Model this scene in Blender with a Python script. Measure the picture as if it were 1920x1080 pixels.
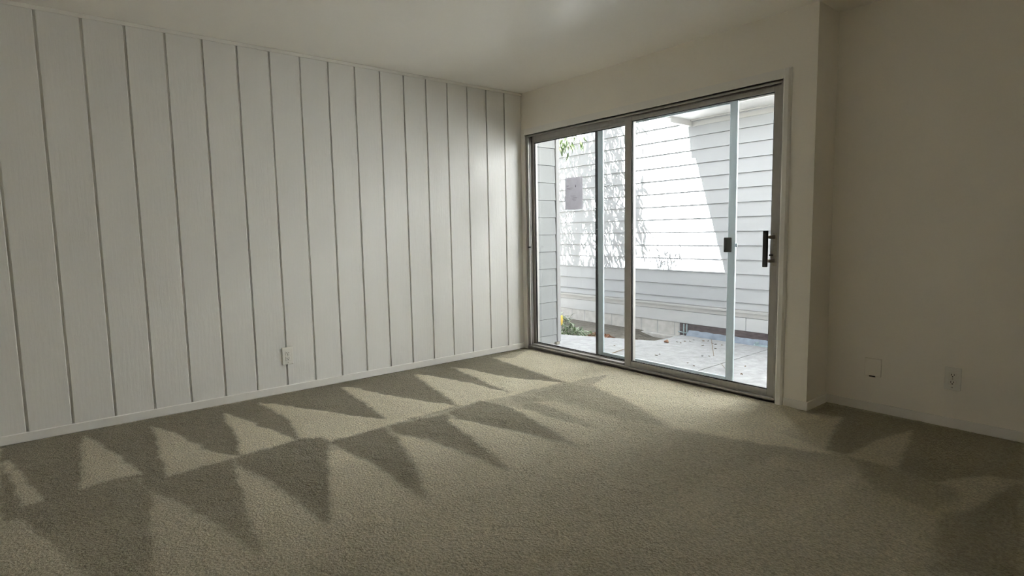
import bpy, bmesh, math, random
from mathutils import Vector, Matrix
import numpy as np

# ------------------------------------------------------------------ camera, world, sun, exposure
S = bpy.context.scene
COL = S.collection
for _o in list(bpy.data.objects):
    bpy.data.objects.remove(_o)

cam_data = bpy.data.cameras.new('camera')
cam_data.sensor_fit = 'HORIZONTAL'
cam_data.sensor_width = 36.0
cam_data.lens = 1059.93 / 1920 * 36.0
cam_data.clip_start = 0.02
cam = bpy.data.objects.new('camera', cam_data)
COL.objects.link(cam)
_r = Vector((0.63206484, 0.77469424, -0.01851699))
_u = Vector((-0.06476187, 0.07662026, 0.99495489))
_f = Vector((-0.7722046, 0.62767681, -0.09859962))
cam.matrix_world = Matrix(((_r.x, _u.x, -_f.x, 4.09874), (_r.y, _u.y, -_f.y, -3.484363),
                           (_r.z, _u.z, -_f.z, 1.110829), (0, 0, 0, 1)))
S.camera = cam

SUN_DIR = Vector((0.144, 1.1, -1.0))          # the way the light travels
SUN_STRENGTH = 114.0
SKY_STRENGTH = 0.5

world = bpy.data.worlds.new('sky')
S.world = world
world.use_nodes = True
wn = world.node_tree
wn.nodes.clear()
w_out = wn.nodes.new('ShaderNodeOutputWorld')
w_bg = wn.nodes.new('ShaderNodeBackground')
w_sky = wn.nodes.new('ShaderNodeTexSky')
w_sky.sky_type = 'NISHITA'
w_sky.sun_disc = False
w_sky.sun_elevation = math.radians(42)
w_sky.sun_rotation = math.atan2(-SUN_DIR.x, -SUN_DIR.y)
w_sky.air_density = 1.0
w_sky.dust_density = 2.0
w_hsv = wn.nodes.new('ShaderNodeHueSaturation')
w_hsv.inputs['Saturation'].default_value = 0.30
wn.links.new(w_sky.outputs[0], w_hsv.inputs['Color'])
wn.links.new(w_hsv.outputs[0], w_bg.inputs['Color'])
w_bg.inputs['Strength'].default_value = SKY_STRENGTH
wn.links.new(w_bg.outputs[0], w_out.inputs['Surface'])

sun_data = bpy.data.lights.new('sun', 'SUN')
sun_data.energy = SUN_STRENGTH
sun_data.angle = math.radians(0.12)
sun_data.color = (1.0, 0.98, 0.95)
sun = bpy.data.objects.new('sun', sun_data)
sun.rotation_euler = SUN_DIR.to_track_quat('-Z', 'Y').to_euler()
sun.location = (0, -6, 9)
COL.objects.link(sun)

S.view_settings.view_transform = 'Standard'
S.view_settings.look = 'None'
S.view_settings.gamma = 1.0
S.view_settings.use_curve_mapping = False
S.view_settings.exposure = 0.0
S.cycles.max_bounces = 16
S.cycles.diffuse_bounces = 10
S.cycles.glossy_bounces = 4
S.cycles.transmission_bounces = 6
S.cycles.transparent_max_bounces = 24
S.cycles.filter_width = 1.1
S.cycles.sample_clamp_indirect = 40.0

RND = random.Random(7)

# ------------------------------------------------------------------ materials
def mat(name, color, rough=0.5, spec=0.5, metal=0.0, var=0.0, var_scale=(3, 3, 3), bump=(), coat=0.0, var2=None):
    """principled paint with noise variation of colour; bump = [(scale xyz, detail, strength, distance)]"""
    m = bpy.data.materials.new(name)
    m.use_nodes = True
    nt = m.node_tree
    p = nt.nodes['Principled BSDF']
    p.inputs['Roughness'].default_value = rough
    p.inputs['Specular IOR Level'].default_value = spec
    p.inputs['Metallic'].default_value = metal
    p.inputs['Base Color'].default_value = (*color, 1)
    tc = nt.nodes.new('ShaderNodeTexCoord')
    def mapped(scale):
        mp = nt.nodes.new('ShaderNodeMapping')
        mp.inputs['Scale'].default_value = scale
        nt.links.new(tc.outputs['Object'], mp.inputs['Vector'])
        return mp
    if var:
        n = nt.nodes.new('ShaderNodeTexNoise')
        n.inputs['Scale'].default_value = 1.0
        n.inputs['Detail'].default_value = 5.0
        nt.links.new(mapped(var_scale).outputs[0], n.inputs['Vector'])
        r = nt.nodes.new('ShaderNodeValToRGB')
        r.color_ramp.elements[0].position = 0.3
        r.color_ramp.elements[1].position = 0.7
        lo = tuple(max(0, c * (1 - var)) for c in color) if var2 is None else var2
        hi = tuple(min(1, c * (1 + var)) for c in color) if var2 is None else color
        r.color_ramp.elements[0].color = (*lo, 1)
        r.color_ramp.elements[1].color = (*hi, 1)
        nt.links.new(n.outputs['Fac'], r.inputs['Fac'])
        nt.links.new(r.outputs['Color'], p.inputs['Base Color'])
    last = None
    for sc, det, st, dist in bump:
        n = nt.nodes.new('ShaderNodeTexNoise')
        n.inputs['Scale'].default_value = 1.0
        n.inputs['Detail'].default_value = det
        nt.links.new(mapped(sc).outputs[0], n.inputs['Vector'])
        b = nt.nodes.new('ShaderNodeBump')
        b.inputs['Strength'].default_value = st
        b.inputs['Distance'].default_value = dist
        nt.links.new(n.outputs['Fac'], b.inputs['Height'])
        if last: nt.links.new(last.outputs[0], b.inputs['Normal'])
        last = b
    if last: nt.links.new(last.outputs[0], p.inputs['Normal'])
    return m

WALL_C = (0.89, 0.85, 0.77)
M_PLANK = mat('plank_paint', (0.80, 0.788, 0.755), rough=0.36, var=0.015, var_scale=(6, 6, 1.2),
              bump=[((120, 80, 6), 4, 0.24, 0.003), ((30, 34, 24), 4, 0.22, 0.003)])
M_WALL = mat('wall_paint', WALL_C, rough=0.55, var=0.01, bump=[((60, 60, 60), 4, 0.10, 0.003), ((220, 220, 220), 2, 0.08, 0.001)])
M_CEIL = mat('ceiling_paint', (0.88, 0.85, 0.79), rough=0.29, spec=0.85, var=0.01, bump=[((35, 35, 35), 5, 0.10, 0.003), ((160, 160, 160), 2, 0.05, 0.001)])
M_TRIM = mat('trim_paint', (0.83, 0.81, 0.765), rough=0.38, bump=[((20, 20, 20), 3, 0.06, 0.002)])
M_ALU = mat('mill_aluminium', (0.43, 0.415, 0.39), rough=0.55, metal=0.4, var=0.06, var_scale=(40, 40, 8))
M_SCREENALU = mat('screen_frame_aluminium', (0.47, 0.54, 0.57), rough=0.5, metal=0.35, var=0.04, var_scale=(30, 30, 6))
M_GASKET = mat('black_gasket', (0.02, 0.02, 0.02), rough=0.7)
M_BLACK = mat('black_plastic', (0.03, 0.028, 0.025), rough=0.35)
M_STEEL = mat('worn_steel', (0.42, 0.39, 0.33), rough=0.4, metal=0.7, var=0.1, var_scale=(60, 60, 60))
M_PLATE = mat('plate_plastic', (0.80, 0.78, 0.72), rough=0.32)
M_SLOT = mat('socket_slot', (0.03, 0.03, 0.03), rough=0.6)
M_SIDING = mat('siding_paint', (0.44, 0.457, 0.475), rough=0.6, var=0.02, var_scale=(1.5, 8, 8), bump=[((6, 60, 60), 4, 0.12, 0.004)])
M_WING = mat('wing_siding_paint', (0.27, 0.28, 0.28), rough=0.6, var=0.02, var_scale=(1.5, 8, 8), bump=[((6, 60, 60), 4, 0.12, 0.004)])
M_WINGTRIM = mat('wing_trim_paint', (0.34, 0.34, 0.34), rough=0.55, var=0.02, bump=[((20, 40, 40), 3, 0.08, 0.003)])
M_EXTTRIM = mat('exterior_trim_paint', (0.50, 0.50, 0.49), rough=0.55, var=0.02, bump=[((20, 40, 40), 3, 0.08, 0.003)])
M_SKIRT = mat('skirt_paint', (0.58, 0.59, 0.60), rough=0.6, var=0.03, var_scale=(2, 8, 8), bump=[((6, 60, 60), 4, 0.12, 0.004)])
M_CONC = mat('patio_concrete', (0.315, 0.318, 0.323), rough=0.9, var=0.17, var_scale=(13, 13, 13), bump=[((38, 38, 38), 6, 0.6, 0.010)])
M_BLOCK = mat('foundation_block', (0.60, 0.59, 0.57), rough=0.95, var=0.12, var_scale=(12, 12, 12), bump=[((50, 50, 50), 5, 0.4, 0.006)])
M_SOIL = mat('bed_soil', (0.17, 0.155, 0.13), rough=1.0, var=0.3, var_scale=(18, 18, 18), bump=[((25, 25, 25), 6, 0.8, 0.03)])
M_BARK = mat('bark', (0.22, 0.16, 0.11), rough=0.95, var=0.25, var_scale=(25, 25, 6), bump=[((40, 40, 8), 4, 0.6, 0.01)])
M_ROOF = mat('roof_shingle', (0.22, 0.21, 0.20), rough=0.95, var=0.2, var_scale=(4, 4, 4))
M_VENT = mat('crawl_space_dark', (0.13, 0.105, 0.11), rough=0.9, var=0.35, var_scale=(14, 14, 30))
M_BLUE = mat('blue_plastic_sheet', (0.26, 0.31, 0.38), rough=0.45, var=0.2, var_scale=(12, 12, 12))
M_TEAL = mat('teal_pipe_plastic', (0.36, 0.46, 0.49), rough=0.4, var=0.1, var_scale=(20, 20, 20))
M_INK = mat('faded_ink', (0.27, 0.25, 0.28), rough=0.9)
M_TAPE = mat('clear_tape', (0.75, 0.76, 0.78), rough=0.3)
M_DRY = mat('dry_leaf', (0.17, 0.115, 0.08), rough=0.85, var=0.35, var_scale=(40, 40, 40))
M_MULCH = mat('orange_brown_litter', (0.36, 0.20, 0.125), rough=0.9, var=0.35, var_scale=(40, 40, 40))
M_PETAL = mat('yellow_petal', (0.90, 0.60, 0.10), rough=0.5, var=0.15, var_scale=(40, 40, 40))

def leaf_mat(name, c, trans, k=0.35):
    m = mat(name, c, rough=0.45, var=0.2, var_scale=(15, 15, 15))
    nt = m.node_tree
    p = nt.nodes['Principled BSDF']
    t = nt.nodes.new('ShaderNodeBsdfTranslucent')
    t.inputs['Color'].default_value = (*trans, 1)
    mx = nt.nodes.new('ShaderNodeMixShader')
    mx.inputs[0].default_value = k
    nt.links.new(p.outputs[0], mx.inputs[1])
    nt.links.new(t.outputs[0], mx.inputs[2])
    nt.links.new(mx.outputs[0], nt.nodes['Material Output'].inputs['Surface'])
    return m
M_LEAF = leaf_mat('tree_leaf', (0.075, 0.105, 0.05), (0.07, 0.11, 0.035), 0.3)
M_PAPER = leaf_mat('notice_paper', (0.60, 0.585, 0.61), (0.60, 0.59, 0.62), 0.52)
M_CROWN = mat('crown_leaf', (0.05, 0.07, 0.03), rough=0.5, var=0.2, var_scale=(15, 15, 15))
M_BLADE = leaf_mat('garden_leaf', (0.19, 0.25, 0.155), (0.18, 0.26, 0.10))
M_BLADE_PALE = leaf_mat('garden_leaf_pale', (0.40, 0.46, 0.36), (0.30, 0.38, 0.2))
M_BLADE_DARK = leaf_mat('garden_leaf_dark', (0.085, 0.13, 0.075), (0.10, 0.16, 0.06))

def glass_mat(name, tint, ior):
    m = bpy.data.materials.new(name)
    m.use_nodes = True
    nt = m.node_tree
    nt.nodes.clear()
    o = nt.nodes.new('ShaderNodeOutputMaterial')
    t = nt.nodes.new('ShaderNodeBsdfTransparent')
    t.inputs['Color'].default_value = (*tint, 1)
    g = nt.nodes.new('ShaderNodeBsdfGlossy')
    g.inputs['Roughness'].default_value = 0.02
    fr = nt.nodes.new('ShaderNodeFresnel')
    fr.inputs['IOR'].default_value = ior
    mx = nt.nodes.new('ShaderNodeMixShader')
    nt.links.new(fr.outputs[0], mx.inputs[0])
    nt.links.new(t.outputs[0], mx.inputs[1])
    nt.links.new(g.outputs[0], mx.inputs[2])
    nt.links.new(mx.outputs[0], o.inputs['Surface'])
    return m
M_GLASS = glass_mat('pane_glass', (0.975, 0.985, 0.98), 1.25)

def mesh_mat():
    """fine insect screen: open weave, mostly see-through"""
    m = bpy.data.materials.new('insect_screen')
    m.use_nodes = True
    nt = m.node_tree
    nt.nodes.clear()
    o = nt.nodes.new('ShaderNodeOutputMaterial')
    t = nt.nodes.new('ShaderNodeBsdfTransparent')
    d = nt.nodes.new('ShaderNodeBsdfDiffuse')
    d.inputs['Color'].default_value = (0.22, 0.23, 0.245, 1)
    mx = nt.nodes.new('ShaderNodeMixShader')
    n = nt.nodes.new('ShaderNodeTexNoise')
    n.inputs['Scale'].default_value = 3.0
    tc = nt.nodes.new('ShaderNodeTexCoord')
    nt.links.new(tc.outputs['Object'], n.inputs['Vector'])
    mr = nt.nodes.new('ShaderNodeMapRange')
    mr.inputs['To Min'].default_value = 0.10
    mr.inputs['To Max'].default_value = 0.16
    nt.links.new(n.outputs['Fac'], mr.inputs['Value'])
    nt.links.new(mr.outputs[0], mx.inputs[0])
    nt.links.new(t.outputs[0], mx.inputs[1])
    nt.links.new(d.outputs[0], mx.inputs[2])
    nt.links.new(mx.outputs[0], o.inputs['Surface'])
    return m
M_MESH = mesh_mat()

def carpet_mat():
    m = bpy.data.materials.new('cut_pile_carpet')
    m.use_nodes = True
    nt = m.node_tree
    L = nt.links.new
    p = nt.nodes['Principled BSDF']
    p.inputs['Roughness'].default_value = 1.0
    p.inputs['Specular IOR Level'].default_value = 0.05
    p.inputs['Sheen Weight'].default_value = 0.15
    p.inputs['Sheen Roughness'].default_value = 0.6
    tc = nt.nodes.new('ShaderNodeTexCoord')
    at = nt.nodes.new('ShaderNodeAttribute')
    at.attribute_name = 'nap'
    # nap: pile brushed away (0) shows the dark fibre flanks, brushed towards (1) shows the pale tips
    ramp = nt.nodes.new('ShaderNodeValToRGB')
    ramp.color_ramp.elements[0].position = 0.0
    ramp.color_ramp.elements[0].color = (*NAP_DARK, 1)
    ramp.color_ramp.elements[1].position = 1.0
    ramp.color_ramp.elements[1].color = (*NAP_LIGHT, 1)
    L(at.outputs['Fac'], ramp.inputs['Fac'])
    def noise(scale, det, rough=0.6):
        mp = nt.nodes.new('ShaderNodeMapping')
        mp.inputs['Scale'].default_value = scale
        L(tc.outputs['Object'], mp.inputs['Vector'])
        n = nt.nodes.new('ShaderNodeTexNoise')
        n.inputs['Scale'].default_value = 1.0
        n.inputs['Detail'].default_value = det
        n.inputs['Roughness'].default_value = rough
        L(mp.outputs[0], n.inputs['Vector'])
        return n
    fine = noise((150, 150, 150), 3)
    tuft = noise((84, 96, 80), 2)
    broad = noise((1.6, 1.6, 1.6), 4)
    def ramp2(n, a, b, lo, hi):
        mr = nt.nodes.new('ShaderNodeMapRange')
        mr.inputs['From Min'].default_value = a
        mr.inputs['From Max'].default_value = b
        mr.inputs['To Min'].default_value = lo
        mr.inputs['To Max'].default_value = hi
        L(n.outputs['Fac'], mr.inputs['Value'])
        return mr
    f1 = ramp2(fine, 0.3, 0.7, 0.78, 1.20)
    f2 = ramp2(tuft, 0.3, 0.7, 0.74, 1.22)
    f3 = ramp2(broad, 0.3, 0.7, 0.94, 1.06)
    m1 = nt.nodes.new('ShaderNodeMath'); m1.operation = 'MULTIPLY'
    L(f1.outputs[0], m1.inputs[0]); L(f2.outputs[0], m1.inputs[1])
    m2 = nt.nodes.new('ShaderNodeMath'); m2.operation = 'MULTIPLY'
    L(m1.outputs[0], m2.inputs[0]); L(f3.outputs[0], m2.inputs[1])
    mul = nt.nodes.new('ShaderNodeVectorMath'); mul.operation = 'SCALE'
    L(ramp.outputs['Color'], mul.inputs[0]); L(m2.outputs[0], mul.inputs['Scale'])
    L(mul.outputs[0], p.inputs['Base Color'])
    add = nt.nodes.new('ShaderNodeMath'); add.operation = 'ADD'
    L(tuft.outputs['Fac'], add.inputs[0])
    half = nt.nodes.new('ShaderNodeMath'); half.operation = 'MULTIPLY'; half.inputs[1].default_value = 0.5
    L(fine.outputs['Fac'], half.inputs[0]); L(half.outputs[0], add.inputs[1])
    b = nt.nodes.new('ShaderNodeBump')
    b.inputs['Strength'].default_value = 1.0
    b.inputs['Distance'].default_value = 0.012
    L(add.outputs[0], b.inputs['Height'])
    L(b.outputs[0], p.inputs['Normal'])
    return m
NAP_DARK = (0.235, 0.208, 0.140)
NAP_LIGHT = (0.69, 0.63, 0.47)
M_CARPET = carpet_mat()

# ------------------------------------------------------------------ mesh helpers
class MB:
    """collects boxes, prisms and tubes in world coordinates; link() makes ONE mesh object of them"""
    def __init__(self): self.bm = bmesh.new()
    def box(self, x0, x1, y0, y1, z0, z1, bev=0.0, seg=1):
        t = bmesh.new()
        bmesh.ops.create_cube(t, size=1.0)
        for v in t.verts:
            v.co = Vector(((x0 + x1) / 2 + v.co.x * (x1 - x0), (y0 + y1) / 2 + v.co.y * (y1 - y0), (z0 + z1) / 2 + v.co.z * (z1 - z0)))
        if bev > 0:
            bmesh.ops.bevel(t, geom=list(t.edges), offset=bev, segments=seg, affect='EDGES', profile=0.5)
        self._add(t)
        return self
    def _add(self, t):
        me = bpy.data.meshes.new('tmp')
        t.to_mesh(me); t.free()
        self.bm.from_mesh(me)
        bpy.data.meshes.remove(me)
    def poly(self, verts, faces):
        vs = [self.bm.verts.new(v) for v in verts]
        for f in faces:
            self.bm.faces.new([vs[i] for i in f])
        return self
    def prism(self, pts, axis, a, b):
        """extrude a 2-D outline along an axis from a to b (pts counter-clockwise in the other two axes, in order)"""
        def p3(p, t):
            if axis == 'x': return (t, p[0], p[1])
            if axis == 'y': return (p[0], t, p[1])
            return (p[0], p[1], t)
        n = len(pts)
        v = [p3(p, a) for p in pts] + [p3(p, b) for p in pts]
        f = [tuple(range(n))[::-1], tuple(range(n, 2 * n))] + [(i, (i + 1) % n, n + (i + 1) % n, n + i) for i in range(n)]
        t = bmesh.new()
        vs = [t.verts.new(q) for q in v]
        for q in f: t.faces.new([vs[i] for i in q])
        bmesh.ops.recalc_face_normals(t, faces=list(t.faces))
        self._add(t)
        return self
    def tube(self, pts, radii, n=8):
        """round tube through points; radii one number or one per point"""
        if not hasattr(radii, '__len__'): radii = [radii] * len(pts)
        pts = [Vector(p) for p in pts]
        rings = []
        for i, p in enumerate(pts):
            d = (pts[min(i + 1, len(pts) - 1)] - pts[max(i - 1, 0)]).normalized()
            a = d.orthogonal().normalized() if i == 0 else (prev - d * prev.dot(d)).normalized()
            prev = a
            b = d.cross(a)
            rings.append([self.bm.verts.new(p + (a * math.cos(2 * math.pi * k / n) + b * math.sin(2 * math.pi * k / n)) * radii[i]) for k in range(n)])
        for i in range(len(rings) - 1):
            for k in range(n):
                self.bm.faces.new((rings[i][k], rings[i][(k + 1) % n], rings[i + 1][(k + 1) % n], rings[i + 1][k]))
        self.bm.faces.new(rings[0][::-1]); self.bm.faces.new(rings[-1])
        return self
    def disc(self, c, axis, r, h, n=16, bev=0.0):
        c = Vector(c); ax = Vector(axis).normalized()
        return self.tube([c, c + ax * (h - bev), c + ax * h] if bev else [c, c + ax * h], [r, r, r - bev] if bev else r, n)

ORIG = {}
def world_of(o): return ORIG.get(o.name, Vector((0, 0, 0)))

def place(o, origin, parent):
    o.parent = parent
    ORIG[o.name] = Vector(origin)
    o.location = Vector(origin) - (world_of(parent) if parent else Vector((0, 0, 0)))

def link(name, mb, material, parent=None, origin=None, smooth=False):
    """one mesh object from an MB whose vertices are in world coordinates"""
    bm = mb.bm
    bmesh.ops.recalc_face_normals(bm, faces=list(bm.faces))
    if origin is None:
        if parent is not None: origin = world_of(parent)
        else: origin = (0, 0, 0)
    origin = Vector(origin)
    for v in bm.verts: v.co -= origin
    me = bpy.data.meshes.new(name)
    bm.to_mesh(me); bm.free()
    me.materials.append(material)
    if smooth:
        for q in me.polygons: q.use_smooth = True
    o = bpy.data.objects.new(name, me)
    COL.objects.link(o)
    place(o, origin, parent)
    return o

def share(name, me, origin, parent=None, rot=None, scale=None):
    """another object on shared mesh data"""
    o = bpy.data.objects.new(name, me)
    COL.objects.link(o)
    place(o, origin, parent)
    if rot is not None: o.rotation_euler = rot
    if scale is not None: o.scale = scale
    return o

def empty(name, loc):
    o = bpy.data.objects.new(name, None)
    o.empty_display_size = 0.1
    COL.objects.link(o)
    place(o, loc, None)
    return o

def tag(o, label=None, cat=None, group=None, kind=None):
    if label: o['label'] = label
    if cat: o['category'] = cat
    if group: o['group'] = group
    if kind: o['kind'] = kind
    return o

def structure(o, label, cat): return tag(o, label, cat, kind='structure')

# brushed areas of the carpet: (pile direction, outline on the floor)
NAP = [
 (-1,[(0.002,-3.779),(0.018,-3.031),(0.01,-2.012),(-0.016,-0.153),(0.053,-0.012),(0.125,-0.502),(1.163,-0.606),(1.153,-1.177),(1.112,-1.518),(1.147,-2.062),(1.157,-2.389),(1.074,-2.41),(1.012,-2.515),(1.04,-2.807),(1.094,-3.156),(1.106,-3.193),(1.015,-3.235),(0.939,-3.287),(0.976,-3.463),(1.014,-3.653),(1.197,-3.719)]),
 (0.2,[(0.31,-3.757),(0.276,-3.735),(0.951,-3.592),(1.001,-3.596),(1.013,-3.655),(0.675,-3.705)]),
 (0.25,[(0.188,-3.43),(0.093,-3.409),(0.691,-3.27),(0.967,-3.228),(0.936,-3.28),(0.973,-3.467),(0.784,-3.453)]),
 (0.4,[(0.165,-3.102),(0.434,-3.006),(0.877,-2.915),(1.04,-2.807),(1.094,-3.156),(0.901,-3.134)]),
 (0.8,[(0.19,-2.717),(0.25,-2.684),(0.667,-2.591),(1.012,-2.515),(1.04,-2.807),(0.694,-2.757)]),
 (0.85,[(0.117,-2.479),(0.248,-2.389),(0.477,-2.275),(0.782,-2.133),(1.006,-1.992),(1.121,-1.836),(1.147,-2.062),(1.157,-2.389),(1.065,-2.407),(1.006,-2.498),(0.637,-2.441)]),
 (0.9,[(0.129,-1.906),(0.175,-1.856),(0.642,-1.71),(1.095,-1.52),(1.147,-2.062),(1.04,-2.111),(1.002,-1.982)]),
 (1,[(0.175,-1.332),(0.284,-1.241),(0.712,-1.131),(1.075,-1.092),(1.153,-1.177),(1.116,-1.513)]),
 (1,[(0.176,-0.971),(0.284,-0.911),(0.796,-0.817),(1.158,-0.612),(1.153,-1.177),(1.08,-1.086)]),
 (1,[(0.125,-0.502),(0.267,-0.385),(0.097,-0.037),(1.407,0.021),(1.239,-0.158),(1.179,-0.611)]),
 (-0.8,[(0.558,-3.751),(1.014,-3.653),(0.976,-3.463),(0.939,-3.287),(1.024,-3.243),(1.276,-3.224),(1.96,-3.309),(2.181,-3.335),(2.124,-3.4),(1.821,-3.47),(1.24,-3.639),(0.99,-3.729)]),
 (-0.15,[(1.112,-3.723),(1.287,-3.646),(1.803,-3.491),(2.093,-3.437),(1.664,-3.935),(0.718,-4.073)]),
 (-0.8,[(1.024,-3.243),(1.094,-3.156),(1.047,-2.852),(1.213,-2.878),(1.763,-2.948),(2.1,-2.983),(2.04,-3.002),(1.649,-3.078),(1.375,-3.148),(1.254,-3.211)]),
 (0.45,[(1.14,-2.866),(1.371,-2.835),(1.731,-2.781),(2.033,-2.732),(2.257,-2.778),(2.1,-2.983),(1.763,-2.948)]),
 (-1,[(1.056,-2.841),(1.012,-2.515),(1.074,-2.41),(1.165,-2.392),(1.286,-2.448),(2.036,-2.729),(1.968,-2.745),(1.647,-2.766),(1.316,-2.809),(1.153,-2.852)]),
 (0.6,[(1.299,-2.445),(1.328,-2.379),(1.893,-2.329),(2.139,-2.352),(2.19,-2.491),(2.039,-2.726)]),
 (-1,[(1.165,-2.392),(1.147,-2.062),(1.346,-2.097),(1.774,-2.202),(2.14,-2.351),(1.927,-2.348),(1.537,-2.343),(1.307,-2.37)]),
 (0.75,[(1.322,-2.075),(1.415,-2.02),(1.909,-1.927),(2.154,-1.909),(2.18,-2.124),(2.146,-2.344),(1.759,-2.19)]),
 (-1,[(1.141,-2.042),(1.189,-1.657),(1.44,-1.739),(1.888,-1.829),(2.158,-1.905),(1.898,-1.919),(1.479,-1.973),(1.295,-2.054)]),
 (0.8,[(1.283,-1.718),(1.327,-1.655),(1.799,-1.521),(2.017,-1.525),(2.145,-1.901),(1.888,-1.829)]),
 (-0.95,[(1.167,-1.635),(1.101,-1.341),(1.342,-1.284),(1.639,-1.341),(1.989,-1.42),(2.153,-1.449),(1.819,-1.499),(1.543,-1.585),(1.322,-1.66)]),
 (0.75,[(1.329,-1.282),(1.445,-1.237),(1.773,-1.208),(2.029,-1.167),(2.114,-1.427),(1.972,-1.403),(1.639,-1.341)]),
 (-0.45,[(1.145,-1.148),(1.281,-1.001),(1.645,-1.081),(2.019,-1.165),(1.752,-1.231),(1.436,-1.23)]),
 (0.45,[(1.36,-1.095),(1.455,-0.992),(1.965,-0.955),(2.095,-1.017),(2.023,-1.161),(1.66,-1.096)]),
 (-0.35,[(1.231,-0.981),(1.184,-0.627),(1.385,-0.559),(1.806,-0.662),(2.269,-0.85),(1.98,-0.924),(1.503,-0.941)]),
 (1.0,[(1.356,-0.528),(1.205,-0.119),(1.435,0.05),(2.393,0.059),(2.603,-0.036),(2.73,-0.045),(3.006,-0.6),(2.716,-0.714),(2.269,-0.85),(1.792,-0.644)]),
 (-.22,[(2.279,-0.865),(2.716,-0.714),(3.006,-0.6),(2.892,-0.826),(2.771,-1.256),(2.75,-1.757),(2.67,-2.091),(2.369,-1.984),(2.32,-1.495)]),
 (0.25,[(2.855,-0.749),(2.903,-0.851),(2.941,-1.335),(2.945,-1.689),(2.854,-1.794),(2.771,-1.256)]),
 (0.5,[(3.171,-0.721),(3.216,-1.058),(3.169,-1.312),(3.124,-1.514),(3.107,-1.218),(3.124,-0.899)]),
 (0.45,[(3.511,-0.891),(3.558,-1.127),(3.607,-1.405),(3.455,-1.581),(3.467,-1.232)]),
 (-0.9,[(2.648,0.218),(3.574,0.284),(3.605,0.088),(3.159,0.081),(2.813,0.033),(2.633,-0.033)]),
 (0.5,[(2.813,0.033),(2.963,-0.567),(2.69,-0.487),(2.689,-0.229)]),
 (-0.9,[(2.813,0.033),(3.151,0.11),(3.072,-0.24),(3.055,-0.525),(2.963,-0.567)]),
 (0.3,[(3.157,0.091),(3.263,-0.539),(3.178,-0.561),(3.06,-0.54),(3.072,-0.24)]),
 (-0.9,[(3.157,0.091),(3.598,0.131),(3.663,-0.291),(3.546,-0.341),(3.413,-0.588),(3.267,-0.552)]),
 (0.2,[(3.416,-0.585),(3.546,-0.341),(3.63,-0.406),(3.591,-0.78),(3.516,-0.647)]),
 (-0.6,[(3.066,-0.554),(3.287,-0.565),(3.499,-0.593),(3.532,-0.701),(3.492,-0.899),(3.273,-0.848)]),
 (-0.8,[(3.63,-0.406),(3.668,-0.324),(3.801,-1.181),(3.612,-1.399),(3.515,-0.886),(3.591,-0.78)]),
]

# ------------------------------------------------------------------ room dimensions
H = 2.38            # ceiling
PITCH = 0.2032      # plank spacing on the left wall
XJ = 2.6233         # outer corner of the door wall
DJ = 0.278          # depth of the recess to the right
XE, YE = 5.35, -4.75  # the walls behind the camera
WT = 0.14           # thickness of the door wall

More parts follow.
